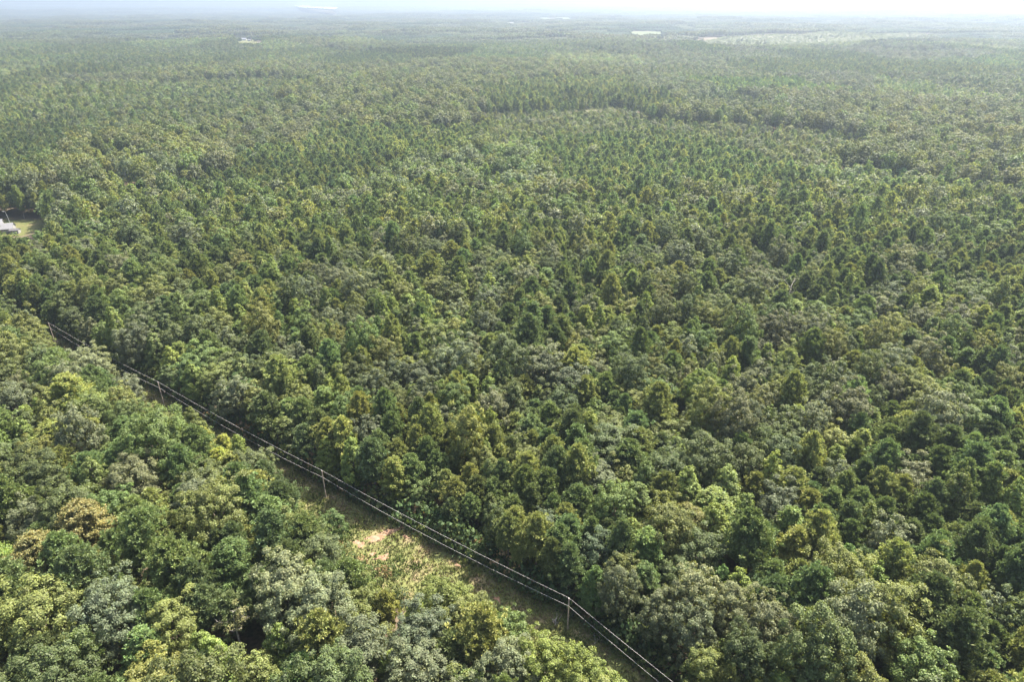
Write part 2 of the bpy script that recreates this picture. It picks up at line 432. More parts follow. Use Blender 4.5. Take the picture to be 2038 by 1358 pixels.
def sweetgum(R, H, base, lod, rg):
    """Feathery crown: leaf sprays along rising limbs, spiky outline."""
    L = Leaves(); nb = int((46 + 5*R*R) if lod == 0 else (16 + 1.8*R*R)); pr = rg.uniform(0.55, 0.7)
    t = np.power(rg.uniform(0, 1, nb), 0.8)*0.93; ph = np.arange(nb)*2.39996 + rg.normal(0, 0.3, nb)
    for k in range(nb):
        ln = cone_profile(t[k:k+1], pr)[0]*R*rg.uniform(0.8, 1.18) + 0.5
        el = 0.25 + 0.8*t[k] + rg.normal(0, 0.12)
        d = np.array([math.cos(ph[k])*math.cos(el), math.sin(ph[k])*math.cos(el), math.sin(el)])
        o = np.array([0, 0, base + t[k]*(H-base)*0.86])
        n = int((30 + 26*ln) if lod == 0 else (7 + 5*ln)); u = np.power(rg.uniform(0.02, 1, n), 0.6)
        spread = (0.52*(1.12-u)+0.16)*(0.6+0.25*ln)
        P = o + d*(u*ln)[:, None] + rg.normal(0, 1, (n, 3))*spread[:, None]*np.array([0.7, 0.7, 0.4])
        nn = sphere_dirs(n, rg)*0.8 + np.array([0, 0, 0.9]) + d*0.3
        L.cards(P, nn, (0.37 if lod == 0 else 0.8)*rg.uniform(0.7, 1.3, n), var_col(n, rg, math.exp(rg.normal(0, 0.13)), 0.17, 0.08), rg, 0.6)
    return L.arrays()
def pine(R, H, base, lod, rg):
    L = Leaves(); nb = int(52 + 3.2*R*R) if lod == 0 else int(20 + 1.8*R*R)
    t = np.power((np.arange(nb)+0.5)/nb, 0.9); ph = np.arange(nb)*2.39996 + rg.normal(0, 0.35, nb)
    for k in range(nb):
        prof = math.sin(min(1, t[k]/0.35)*math.pi/2)*0.45+0.55 if t[k] < 0.35 else max(0.12, ((1-t[k])/0.65)**0.62)
        ln = R*prof*rg.uniform(0.7, 1.15)
        el = 0.05 + 0.75*t[k] + rg.normal(0, 0.15)
        d = np.array([math.cos(ph[k])*math.cos(el), math.sin(ph[k])*math.cos(el), math.sin(el)])
        o = np.array([0, 0, base + t[k]*(H-base)*0.94])
        nt = max(2, int((3.2 + 2.6*ln) if lod == 0 else (1.6 + 1.1*ln)))
        u = rg.uniform(0.3, 1.0, nt); u[0] = 1.0
        side = rg.normal(0, 1, (nt, 3))*np.array([1, 1, 0.35])*(0.34*ln*(0.4+u*0.5))[:, None]
        cs = o + d*(u*ln)[:, None] + side
        for c in cs:
            m = 22 if lod == 0 else 7
            dd = sphere_dirs(m, rg)*0.95 + d*0.45 + np.array([0, 0, 0.55]); dd /= np.linalg.norm(dd, axis=1, keepdims=True)
            le = (0.62 if lod == 0 else 1.1)*rg.uniform(0.7, 1.25, m)[:, None]; wd = 0.11 if lod == 0 else 0.30
            a = np.cross(dd, rg.normal(size=(m, 3))); a /= np.linalg.norm(a, axis=1, keepdims=True)
            st = c + dd*0.05
            L.add4(st - a*wd*0.5, st + dd*le*0.6 - a*wd, st + dd*le, st + dd*le*0.6 + a*wd, var_col(m, rg, math.exp(rg.normal(0, 0.12)), 0.15, 0.05))
    n = int(14*R*R if lod == 0 else 4*R*R); zz = rg.uniform(0.1, 0.85, n); rr = R*0.55*np.sqrt(rg.uniform(0, 1, n))*(1-0.6*zz); a = rg.uniform(0, 6.28, n)
    L.cards(np.column_stack([rr*np.cos(a), rr*np.sin(a), base+zz*(H-base)]), sphere_dirs(n, rg), np.full(n, 0.6 if lod == 0 else 1.0), var_col(n, rg, 0.85), rg, 0.4)
    return L.arrays()

# species: builder, templates (crown radius, height, crown base), palette (word, colour, weight)
SPEC = {
 'oak':      dict(fn=oak, mat=0, tpl=[(3.1,13,3.2),(4.1,16,3.8),(4.9,17.5,4.4),(5.8,19,5.0),(6.9,20,5.5)],
                  pal=[('dark green',(0.045,0.066,0.025),.30),('grey-green',(0.064,0.084,0.046),.30),('olive green',(0.070,0.090,0.028),.25),('mid green',(0.056,0.090,0.028),.15)]),
 'poplar':   dict(fn=poplar, mat=0, tpl=[(2.4,13,2.5),(3.0,16,3.0),(3.6,18,3.6),(4.3,19.5,4.5)],
                  pal=[('bright green',(0.072,0.118,0.030),.40),('mid green',(0.057,0.092,0.028),.35),('yellow-green',(0.080,0.124,0.030),.17),('dark green',(0.044,0.070,0.026),.08)]),
 'sweetgum': dict(fn=sweetgum, mat=0, tpl=[(2.8,13,3.0),(3.6,16,3.5),(4.6,18,4.0),(5.9,19,5.0)],
                  pal=[('yellow-green',(0.100,0.136,0.034),.45),('mid green',(0.064,0.100,0.030),.45),('golden green',(0.118,0.138,0.034),.10)]),
 'pine':     dict(fn=pine, mat=1, tpl=[(2.5,14,5.5),(3.2,16.5,6.5),(3.8,18,7.5),(4.4,19,8.0)],
                  pal=[('dark green',(0.044,0.078,0.034),.45),('deep green',(0.036,0.062,0.030),.25),('soft green',(0.068,0.100,0.040),.30)]),
}
KINDS = list(SPEC)
GAIN = {'oak': (1.72, 1.52, 1.40), 'poplar': (1.84, 1.48, 1.38), 'sweetgum': (1.38, 1.34, 1.30), 'pine': (2.85, 2.12, 1.8)}
for k_, q_ in SPEC.items(): q_['pal'] = [(w_, tuple(a*b for a, b in zip(c_, GAIN[k_])), p_) for w_, c_, p_ in q_['pal']]
MATS = [M_LEAF, M_NEEDLE, M_BARK]
near_crowns, near_trunks, TPL, far_parts, near_crowns_arr = {}, {}, [], [], {}
def trunk_mesh(kind, R, H, base, k):
    b = MB(); r = random.Random(k*7+len(kind)); r0 = 0.020*H*0.9 if kind != 'pine' else 0.017*H
    lean = (r.uniform(-.35, .35), r.uniform(-.35, .35))
    top = H*0.86 if kind in ('pine', 'poplar', 'sweetgum') else base + (H-base)*0.5
    pts = [(lean[0]*math.sin(t*3)*t, lean[1]*math.sin(t*2.4)*t, -0.3 + t*(top+0.3)) for t in np.linspace(0, 1, 7)]
    b.tube(pts, [r0*1.25] + [r0*(1-0.75*t) for t in np.linspace(0.17, 1, 6)], 7)
    for i in range(7 if kind != 'pine' else 9):
        t = r.uniform(0.35, 0.95); z = base*0.9 + (top-base*0.9)*t; a = i*2.4 + r.uniform(-.3, .3)
        ln = R*r.uniform(0.55, 0.85)*(1 - 0.4*t if kind != 'oak' else 1); el = r.uniform(0.25, 0.9) if kind != 'pine' else r.uniform(0, 0.4)
        p0 = Vector((pts[3][0]*0.5, pts[3][1]*0.5, z)); d = Vector((math.cos(a)*math.cos(el), math.sin(a)*math.cos(el), math.sin(el)))
        b.tube([p0, p0+d*ln*0.5, p0+d*ln+Vector((0, 0, 0.15*ln))], [r0*0.42, r0*0.27, r0*0.08], 5)
    return b.mesh('trunk', M_BARK)
gid = 0
for kind, sp_ in SPEC.items():
    for i, (R, H, base) in enumerate(sp_['tpl']):
        rg = np.random.default_rng(100 + 17*i + len(kind))
        vs = []
        for v in range(2):
            V, T, Cc = sp_['fn'](R, H, base, 0, rg)
            near_crowns_arr[kind, i] = (V, T, Cc)
            vs.append(leaf_mesh('crown', V, T, Cc, [MATS[sp_['mat']]]))
        near_crowns[kind, i] = vs; near_trunks[kind, i] = trunk_mesh(kind, R, H, base, i)
        for v in range(2):
            far_parts.append((*sp_['fn'](R, H, base, 1, rg), sp_['mat'])); TPL.append((kind, i, v))
for (kind, i), ms in near_crowns_arr.items():
    far_parts.append((*ms, SPEC[kind]['mat'])); TPL.append((kind, i, 9))
TPL_ID = {k: i for i, k in enumerate(TPL)}
# tiles of small trees for the woods beyond two kilometres, and a low regrowth bush
def tile(kind, rg, size=60.0):
    L = Leaves(); sp0 = {'h': 8.0, 'p': 4.6, 'm': 6.2}[kind]; n = int(size/sp0)
    for i in range(n):
        for j in range(n):
            x = (i+0.5+rg.uniform(-.4, .4))*sp0 - size/2; y = (j+0.5+rg.uniform(-.4, .4))*sp0 - size/2
            R = sp0*rg.uniform(0.5, 0.72); H = {'h': 18, 'p': 14, 'm': 14}[kind]*rg.uniform(0.8, 1.15)
            m = 26; d = sphere_dirs(m, rg); d[:, 2] = np.abs(d[:, 2])*rg.choice([1, 1, 1, -0.3], m)
            rz = R*(0.9 if kind == 'h' else 1.7)
            P = d*np.array([R, R, rz])*rg.uniform(0.6, 1.0, m)[:, None] + np.array([x, y, H-rz])
            base = math.exp(rg.normal(0, 0.22)); hue = rg.normal(0, 0.10)
            col = var_col(m, rg, base, 0.18, 0.05)*np.array([1+hue, 1, 1-hue*0.6])
            L.cards(P, d + sphere_dirs(m, rg)*0.7, R*rg.uniform(0.5, 0.9, m), col, rg)
            q = 4; a = np.arange(q)*6.283/q
            P = np.column_stack([x+0.55*R*np.cos(a), y+0.55*R*np.sin(a), np.full(q, H*0.55)])
            L.cards(P, np.column_stack([np.cos(a), np.sin(a), np.zeros(q)]), np.full(q, H*0.6), var_col(q, rg, base*0.9), rg)
    return L.arrays()
for v in range(3):
    for kd in 'hpm':
        far_parts.append((*tile(kd, np.random.default_rng(500+v*5+ord(kd))), 1 if kd == 'p' else 0)); TPL.append(('tile', kd, v)); TPL_ID['tile', kd, v] = len(TPL)-1
for v in range(2):
    rg = np.random.default_rng(700+v); L = Leaves(); P, O = dome_points(12, 1.3, 1.0, 1.2, rg, -0.2, 0.2)
    puff_crown(L, P, rg.uniform(0.4, 0.8, 12), O, 22, 0.42, rg); far_parts.append((*L.arrays(), 0)); TPL.append(('bush', 0, v)); TPL_ID['bush', 0, v] = len(TPL)-1

# ------------------------------------------------------------------ near woods: one tree at a time
def pick_pal(kind, r):
    ws = [p[2] for p in SPEC[kind]['pal']]; u = r*sum(ws)
    for p in SPEC[kind]['pal']:
        if u < p[2]: return p
        u -= p[2]
    return SPEC[kind]['pal'][-1]
cell = {}
trees = []          # dicts
def near_ok(x, y, r, k=0.66):
    ci, cj = int(math.floor(x/8)), int(math.floor(y/8))
    for i in range(ci-2, ci+3):
        for j in range(cj-2, cj+3):
            for t in cell.get((i, j), ()):
                if (t['x']-x)**2 + (t['y']-y)**2 < (k*(t['r']+r))**2: return False
    return True
def add_tree(x, y, kind, ti, s, word, tint, special=None, rot=None, sz=None):
    R, H, base = SPEC[kind]['tpl'][ti]
    t = dict(x=x, y=y, kind=kind, ti=ti, s=s, sz=sz or s, r=R*s, h=H*(sz or s), word=word, tint=tint, special=special,
             rot=random.uniform(0, 6.28) if rot is None else rot, v=random.randrange(2))
    trees.append(t); cell.setdefault((int(math.floor(x/8)), int(math.floor(y/8))), []).append(t)
    return t
def special(px, py, kind, ti, s, word, tint, label, sz=None):
    s *= 0.9; R, H, base = SPEC[kind]['tpl'][ti]; p = at(px, py, H*(sz or s)*0.95)
    return add_tree(float(p[0]), float(p[1]), kind, ti, s, word, tuple(a*b for a, b in zip(tint, (1.15, 1.25, 1.1))), label, sz=sz)
special(150, 1000, 'sweetgum', 3, 1.3, 'tan', (0.150,0.128,0.052), 'broad feathery tan-leaved tree with autumn tint in the lower left woods', sz=1.22)
special(58, 1062, 'sweetgum', 3, 1.15, 'tan', (0.145,0.126,0.052), 'tan feathery tree at the left edge, just below the broader tan tree', sz=1.18)
special(12, 1108, 'sweetgum', 2, 1.1, 'tan', (0.140,0.122,0.050), 'tan crown cut by the left edge, lowest of the tan trees', sz=1.08)
special(102, 1165, 'sweetgum', 3, 0.85, 'straw', (0.125,0.118,0.048), 'straw-coloured thin crown at the left edge above the bottom corner')
special(287, 1172, 'sweetgum', 1, 1.0, 'yellow', (0.210,0.200,0.032), 'slim bright yellow-green tree among grey-green oaks, lower left')
special(432, 890, 'sweetgum', 2, 1.0, 'yellow', (0.175,0.180,0.034), 'tall yellow-green feathery tree beside the dark power line cut')
special(148, 958, 'sweetgum', 1, 1.0, 'yellow', (0.190,0.190,0.030), 'small bright yellow-green crown above the broad tan tree')
special(25, 632, 'sweetgum', 3, 0.95, 'yellow', (0.150,0.150,0.036), 'yellow-green feathery crown at the left edge, below the power line cut')
special(395, 850, 'sweetgum', 2, 0.95, 'golden', (0.165,0.160,0.034), 'golden green feathery tree on the near side of the cut, left of middle')
special(440, 862, 'sweetgum', 1, 1.0, 'golden', (0.165,0.165,0.034), 'pointed golden green crown against the dark cut')
special(245, 752, 'oak', 2, 0.95, 'silver', (0.098,0.104,0.066), 'silvery grey-green round oak rising beside the dark power line cut')
special(1095, 1290, 'oak', 4, 1.0, 'yellow-green', (0.110,0.125,0.032), 'broad yellow-green oak at the bottom edge beside the cut')
special(1185, 1335, 'oak', 3, 0.95, 'yellow-green', (0.105,0.122,0.032), 'yellow-green oak at the bottom edge, right of the broadest one')
special(1005, 1232, 'oak', 2, 1.0, 'green', (0.075,0.098,0.030), 'rounded green oak on the near edge of the cut, below the grassy clearing')
special(885, 1170, 'oak', 3, 0.92, 'olive', (0.100,0.112,0.032), 'olive green oak jutting into the strip below the sunlit clearing')
special(712, 1180, 'oak', 3, 0.95, 'olive', (0.100,0.108,0.034), 'olive oak with a bare trunk showing below its crown, bottom centre left')
special(655, 1024, 'oak', 1, 0.85, 'green', (0.062,0.088,0.030), 'small dark oak at the left end of the sunlit clearing')
special(500, 905, 'oak', 3, 0.95, 'grey-green', (0.085,0.095,0.042), 'round grey-green oak left of the second power pole')
special(630, 1075, 'oak', 3, 1.0, 'grey-green', (0.080,0.092,0.042), 'grey-green oak left of the sunlit clearing')
special(1085, 1030, 'oak', 2, 0.95, 'grey-green', (0.070,0.084,0.052), 'domed grey-green oak on the far side of the cut, above the strip')
special(1190, 1065, 'oak', 1, 1.1, 'grey-green', (0.062,0.080,0.046), 'small domed grey oak right of the larger domed one past the cut')
special(1188, 1130, 'poplar', 3, 0.9, 'mid green', (0.066,0.098,0.030), 'broad green poplar beside the lower power pole')
special(1330, 690, 'sweetgum', 1, 0.95, 'golden', (0.225,0.185,0.036), 'small golden yellow crown right of centre')
special(210, 428, 'poplar', 0, 0.9, 'orange', (0.30,0.13,0.040), 'small orange tree near the white house')
special(446, 338, 'oak', 0, 1.05, 'rust', (0.20,0.090,0.050), 'rust brown tree in the pine woods, upper left')
special(470, 312, 'poplar', 1, 0.9, 'rust', (0.21,0.120,0.058), 'reddish brown pointed tree behind the rust brown one')
special(1050, 565, 'poplar', 0, 0.9, 'red', (0.20,0.085,0.045), 'small reddish crown just right of the photo centre')
special(1150, 565, 'oak', 2, 0.9, 'bronze', (0.120,0.105,0.028), 'bronze green round oak right of the photo centre')
special(600, 1310, 'pine', 2, 1.0, 'soft green', (0.066,0.100,0.040), 'soft green pine at the bottom edge, left of centre')
special(536, 1262, 'poplar', 0, 0.75, 'mid green', (0.066,0.092,0.032), 'small green poplar just right of the pale half-dead trunk')
special(440, 1278, 'oak', 0, 0.75, 'green', (0.064,0.084,0.032), 'small green oak just left of the pale half-dead trunk')
special(1690, 1085, 'poplar', 3, 0.95, 'bright green', (0.072,0.115,0.032), 'large bright green poplar standing over grey oaks, lower right')
special(1440, 1130, 'poplar', 3, 0.85, 'bright green', (0.070,0.112,0.032), 'tall bright green poplar between dark oaks, lower right of centre')
special(1545, 1160, 'pine', 3, 1.05, 'soft green', (0.074,0.098,0.048), 'broad soft green pine in the lower right woods')

SEEN2 = [[(-5,446),(20,446),(48,438),(92,436),(92,452),(48,462),(36,466),(-5,464)], [(238,347),(258,347),(258,353),(238,353)], [(1135,212.5),(1230,214),(1230,217),(1135,216)],
         [(1258,61),(1312,61),(1300,71),(1262,71)], [(1390,73),(1500,68),(1810,62),(1800,71),(1700,81),(1540,87),(1410,85)], [(474,74),(522,79),(515,84),(474,84)], [(590,14),(672,20),(668,28),(610,22)]]
FRONT = [([(455,1205),(498,1205),(506,1285),(470,1285)], float(at(489, 1312)[1]) + 1.5)]
for px_, py_, r_ in ((489, 1312, 1.4), (722, 1308, 0.8), (852, 1262, 1.0), (1330, 830, 1.5)):
    c_ = at(px_, py_, 1.0); cell.setdefault((int(math.floor(c_[0]/8)), int(math.floor(c_[1]/8))), []).append(dict(x=float(c_[0]), y=float(c_[1]), r=r_))
def hides(x, y, r, h, polys):
    """Whether a crown would stand in front of ground or a house that the photograph shows."""
    x, y, r, h = [np.atleast_1d(np.asarray(q, float)) for q in (x, y, r, h)]; z0 = terrain(x, y); out = np.zeros(x.shape, bool)
    for zz, wd in ((0.35, 1.0), (0.55, 1.0), (0.75, 1.0), (0.9, 0.8), (1.02, 0.3)):
        for ox in (-1.0, -0.5, 0, 0.5, 1.0):
            px, py, _ = proj(x + ox*r*wd, y, z0 + h*zz)
            for q in polys: out |= in_poly(px, py, q)
    return out
def region(x, y, ld, pn, sn):
    """Mix of species by place: weights for oak, poplar, sweetgum, pine and a size factor."""
    if ld < -6: w, sz = [0.60, 0.10, 0.20, 0.10], 1.0
    else:       w, sz = [0.33, 0.31, 0.10, 0.26], 0.5
    d = math.hypot(x, y)
    k = 1.0 if ld > -6 else 0.4
    if pn > 0.05: w = [w[0]*0.7, w[1]*0.9, w[2]*0.7, w[3]+k*1.1]
    if pn > 0.45: w = [w[0]*0.5, w[1]*0.5, w[2]*0.4, w[3]+k*1.0]
    if d > 240 and ld > 0: w[3] += 0.5*min(1, (d-240)/150); w[1] += 0.15
    if sn > 0.35: w[2] *= 2.2
    if sn < -0.3: w[0] *= 1.8
    if ld > -6 and pn > 0.3: sz *= 0.9
    if x > 110 and 225 < y < 330: w[3] += 0.9
    return w, sz
R_NEAR = 430.0
def zone(n):
    """Random spots over the near woods: the view and a margin around it."""
    y = rng.uniform(-60, R_NEAR, n); x = rng.uniform(-420, 420, n)
    k = np.abs(x) < 0.80*(np.maximum(y, -40)*cp + 54) + 70
    return np.column_stack([x, y])[k]
for phase, (ncand, rmin) in enumerate([(12000, 5.0), (26000, 3.6), (45000, 2.8), (50000, 2.0)]):
    P = zone(ncand); ld = line_dist(P[:,0], P[:,1]); op = is_open(P[:,0], P[:,1])
    u = rng.uniform(0, 1, (len(P), 6))
    PN = waves(P[:,0], P[:,1], 160, 3) + 0.5*waves(P[:,0], P[:,1], 60, 30); SN = waves(P[:,0], P[:,1], 70, 12); WZ = waves(P[:,0], P[:,1], 95, 35)
    for x, y, l_d, o, q, pn_, sn_, wz_ in zip(P[:,0].tolist(), P[:,1].tolist(), ld.tolist(), op.tolist(), u.tolist(), PN.tolist(), SN.tolist(), WZ.tolist()):
        if o: continue
        if -5.5 < l_d < 4.5: continue
        w, szf = region(x, y, l_d, pn_, sn_) if near_ok(x, y, 1.0, 0.7) else (None, 0)
        if w is None: continue
        s = sum(w); a = q[0]*s; ki = 0
        while ki < 3 and a > w[ki]: a -= w[ki]; ki += 1
        kind = KINDS[ki]; tp = SPEC[kind]['tpl']
        # near side of the cut grows large; far side is a younger wood
        hi = len(tp)-1 if szf > 0.8 else len(tp)-2
        ti = min(hi, int(q[1]**(0.75 if szf > 0.8 else 0.9)*(hi+1)))
        s_ = 0.82 + 0.36*q[2]
        szz = s_*rng.uniform(0.82, 1.2)*(1.12 if rng.uniform() < 0.12 else 1.0)
        if szf < 0.8: s_ *= 0.95*(1 + 0.3*wz_)
        if 0 < l_d < 15: szz *= 0.92
        R, H, base = tp[ti]; r = R*s_
        tb = ((x-P_B[0])*(P_C-P_B)[0] + (y-P_B[1])*(P_C-P_B)[1])/float((P_C-P_B) @ (P_C-P_B))
        if 0.26 < tb < 0.66 and 0 < l_d < 20:          # the far wall steps back behind the sunlit clearing
            if l_d < 7.5 + r*0.5: continue
            szz *= 0.78
        if r < rmin and phase < 3: continue
        edge = min(abs(l_d - 4.5), abs(l_d + 7.5))
        if l_d < 0 and -l_d < ((8.5 + r*0.55) if y < 152 else (6.5 + r*0.45)): continue
        if l_d > 0 and l_d < 4.3 + r*0.45: continue
        if not near_ok(x, y, r, 0.62 if kind in ('oak',) else 0.60): continue
        if (l_d < 0 and y < 330 and hides(x, y, r, H*szz, SEEN)[0]) or any(l_d < 0 and y < ym and hides(x, y, r, H*szz, [pl])[0] for pl, ym in FRONT) or (y > 280 and x < -170 and hides(x, y, r, H*szz, SEEN2[:2])[0]): continue
        pal = pick_pal(kind, q[3]); j = np.exp(rng.normal(0, 0.12)); hj = rng.normal(0, 0.04)
        c = pal[1]; tint = (c[0]*j*(1+hj), c[1]*j, c[2]*j*(1-hj))
        add_tree(float(x), float(y), kind, ti, s_, pal[0], tint, sz=szz)
# which ones the photograph shows largest
X = np.array([t['x'] for t in trees]); Y = np.array([t['y'] for t in trees]); Hh = np.array([t['h'] for t in trees]); Rr = np.array([t['r'] for t in trees])
PX, PY, DP = proj(X, Y, Hh*0.8)
SZ = Rr/DP
inside = (PX > -2) & (PX < W0+2) & (PY > 0) & (PY < H0+12)
indiv = np.zeros(len(trees), bool)
for kind in KINDS:
    ids = [i for i, t in enumerate(trees) if t['kind'] == kind and inside[i]]
    ids.sort(key=lambda i: (-10 if trees[i]['special'] else 0) - SZ[i])
    for i in ids[:298]: indiv[i] = True
sizeword = {'oak': (3.0, 5.2), 'poplar': (2.3, 3.3), 'sweetgum': (2.7, 4.4), 'pine': (2.3, 3.2)}
LINE_PX = [proj(p[0], p[1], 0) for p in LINE]
labels_used = set()
ONES = 'zero one two three four five six seven eight nine ten eleven twelve thirteen fourteen fifteen sixteen seventeen eighteen nineteen'.split()
TENS = ['', '', 'twenty', 'thirty', 'forty', 'fifty', 'sixty', 'seventy', 'eighty', 'ninety']
def say(v, half=False):
    if half == 'tenth': return say(int(v)) + '-point-' + ONES[int(v*10) % 10]
    v = int(min(99.5, max(0, v))*2 + 0.5)/2 if half else float(round(min(100, max(0, v))))
    n = int(v); h = '-and-a-half' if v > n else ''
    w = 'hundred' if n == 100 else ONES[n] if n < 20 else TENS[n//10] + ('-' + ONES[n % 10] if n % 10 else '')
    return w + h
protos = {}
first_used = set()
for i in np.nonzero(indiv)[0]:
    t = trees[i]; kind = t['kind']
    name = kind + '_tree'
    root = empty(name, (t['x'], t['y'], float(terrain(t['x'], t['y']))), t['rot'])
    root.scale = (t['s'], t['s'], t['sz'])
    cr = link('crown', near_crowns[kind, t['ti']][t['v']], root); cr['tint'] = [float(c) for c in t['tint']]
    tr = link('trunk', near_trunks[kind, t['ti']], root)
    lo, hi = sizeword[kind]
    szw = 'small' if t['r'] < lo else ('large' if t['r'] > hi else 'medium')
    l_d = float(line_dist(t['x'], t['y']))
    side = 'far side of the power line' if l_d > 0 else 'near side of the power line'
    shape = {'oak': 'round-crowned oak', 'poplar': 'pointed poplar', 'sweetgum': 'feathery sweetgum', 'pine': 'needle-leaved pine'}[kind]
    if t['special']: lab = t['special']
    else:
        fx, fy = 100*PX[i]/W0, 100*PY[i]/H0
        sd_ = 'past the power line' if l_d > 0 else 'before the power line'
        wd = t['word'].replace(' ', '-')
        lab = f"{szw} {wd} {shape} {sd_}, {say(fx)} percent across, {say(fy)} percent down"
        if lab in labels_used: lab = f"{szw} {wd} {shape} {sd_}, {say(fx, True)} percent across, {say(fy, True)} percent down"
    if lab in labels_used: lab = f"{szw} {wd} {shape} {sd_}, {say(fx, 'tenth')} percent across, {say(fy, 'tenth')} percent down"
    labels_used.add(lab)
    tag(root, lab, kind + ' tree', f"{kind} trees on the {side}")

# ------------------------------------------------------------------ the rest of the woods: one mass
PT = []   # x, y, z, rot, sx, sz, tint(3), template
def put(x, y, rot, sx, szz, tint, tid, dz=0.0):
    PT.append(np.column_stack([x, y, terrain(x, y) + dz, rot, sx, szz, tint, tid]))
rest = [t for i, t in enumerate(trees) if not indiv[i]]
put(np.array([t['x'] for t in rest]), np.array([t['y'] for t in rest]), np.array([t['rot'] for t in rest]), np.array([t['s'] for t in rest]), np.array([t['sz'] for t in rest]),
    np.array([t['tint'] for t in rest]), np.array([TPL_ID[t['kind'], t['ti'], 9 if t['y'] < 330 else t['v']] for t in rest]))
# stands further off: a patchwork of plantation pine, old hardwood and young mixed wood
sr = np.random.default_rng(21)
seeds = np.column_stack([sr.uniform(-2600, 2600, 420), sr.uniform(250, 3200, 420)])
stype = sr.choice(['p', 'h', 'm'], 420, p=[0.36, 0.30, 0.34]); sh = sr.uniform(0.78, 1.15, 420); stint = np.exp(sr.normal(-0.06, 0.15, (420, 1)))*np.array([[0.97, 1, 1.05]])*np.exp(sr.normal(0, 0.025, (420, 3)))
def stand(px, py, ty, hh):        # a stand measured off the photograph
    global seeds, stype, sh, stint
    p = at(px, py, 10); d = np.hypot(seeds[:,0]-p[0], seeds[:,1]-p[1]); k = d > 70
    seeds = np.vstack([seeds[k], p]); stype = np.append(stype[k], ty); sh = np.append(sh[k], hh); stint = np.vstack([stint[k], [1, 1, 1]])
for a in [(1200,200,'p',1.15),(1290,200,'p',1.15),(1130,205,'p',1.1),(1230,228,'m',0.55),(1320,228,'m',0.6),(1150,228,'m',0.6),
          (420,140,'h',1.15),(500,140,'h',1.15),(420,165,'m',0.75),(500,165,'m',0.75),(300,110,'p',.9),(200,110,'p',.9),(100,100,'p',.9),(560,108,'p',.85),(450,108,'p',.85),
          (1430,238,'h',1.1),(1480,236,'h',1.1),(1440,262,'m',0.6),(1500,262,'m',0.65),(1550,130,'p',1.),(1650,130,'p',1.),(1750,130,'p',1.),(1850,135,'p',.95),
          (230,322,'h',1.2),(280,318,'h',1.2),(600,150,'h',1.1),(700,180,'h',1.15),(760,220,'h',1.1),(1000,140,'h',1.0),(1100,150,'h',1.0),(900,150,'h',1.0),
          (1700,350,'h',1.1),(1800,350,'h',1.1),(1900,360,'h',1.1),(2000,360,'h',1.1),(1700,240,'h',1.1),(1800,240,'h',1.1),(1950,240,'h',1.05)]: stand(*a)
def nearest_stand(x, y):
    out = np.zeros(len(x), int)
    wx = x + 28*waves(x, y, 120, 5); wy = y + 28*waves(x, y, 130, 14)
    for s0 in range(0, len(x), 20000):
        d = (wx[s0:s0+20000, None]-seeds[None, :, 0])**2 + ((wy[s0:s0+20000, None]-seeds[None, :, 1])*0.6)**2
        out[s0:s0+20000] = d.argmin(1)
    return out
def pal_cols(kind, n):
    p = SPEC[kind]['pal']; w = np.array([q[2] for q in p]); c = np.array([q[1] for q in p])
    k = rng.choice(len(p), n, p=w/w.sum()); j = np.exp(rng.normal(0, 0.13, n))[:, None]; h = rng.normal(0, 0.045, n)
    return c[k]*j*np.column_stack([1+h, np.ones(n), 1-h])
R_MID = 2300.0
def grid(sp_, y0, y1, side=0.80, marg=60):
    yy = np.arange(y0, y1, sp_); out = []
    for r, yv in enumerate(yy):
        hw = side*(yv*cp+54)+marg; xs = np.arange(-hw, hw, sp_) + (r % 2)*sp_*0.5
        out.append(np.column_stack([xs, np.full(len(xs), yv)]))
    P = np.concatenate(out); return P + rng.uniform(-0.42, 0.42, P.shape)*sp_
mixes = {'p': (4.7, [0.03, 0.07, 0.02, 0.88]), 'h': (7.6, [0.66, 0.10, 0.16, 0.08]), 'm': (5.8, [0.36, 0.24, 0.10, 0.30])}
for ty, (spc, mix) in mixes.items():
    P = grid(spc, R_NEAR-4, R_MID); st = nearest_stand(P[:,0], P[:,1])
    k = (stype[st] == ty) & ~is_open(P[:,0], P[:,1]) & (np.abs(line_dist(P[:,0], P[:,1])) > 7)
    P, st = P[k], st[k]; kd = rng.choice(4, len(P), p=np.array(mix)/sum(mix))
    for ki, kind in enumerate(KINDS):
        m = kd == ki; n = int(m.sum())
        if not n: continue
        tp = SPEC[kind]['tpl']
        if ty == 'p': ti = rng.choice([0, 1, 2][:len(tp)], n, p=[.4, .45, .15])
        elif ty == 'h': ti = rng.choice(np.arange(1, len(tp)), n)
        else: ti = rng.choice([0, 1, 2], n, p=[.35, .4, .25])
        s = rng.uniform(0.75, 1.32, n); hz = sh[st[m]]*rng.uniform(0.82, 1.18, n)
        s = s*(0.5+0.36*np.minimum(1.2, sh[st[m]]))
        tid = np.array([TPL_ID[kind, int(a), int(b)] for a, b in zip(ti, rng.integers(0, 2, n))])
        ar = np.array([tp[int(a)] for a in ti]); ok = ~hides(P[m, 0], P[m, 1], ar[:, 0]*s, ar[:, 1]*hz, SEEN2)
        put(P[m, 0][ok], P[m, 1][ok], rng.uniform(0, 6.28, n)[ok], s[ok], hz[ok], (pal_cols(kind, n)*stint[st[m]])[ok], tid[ok])
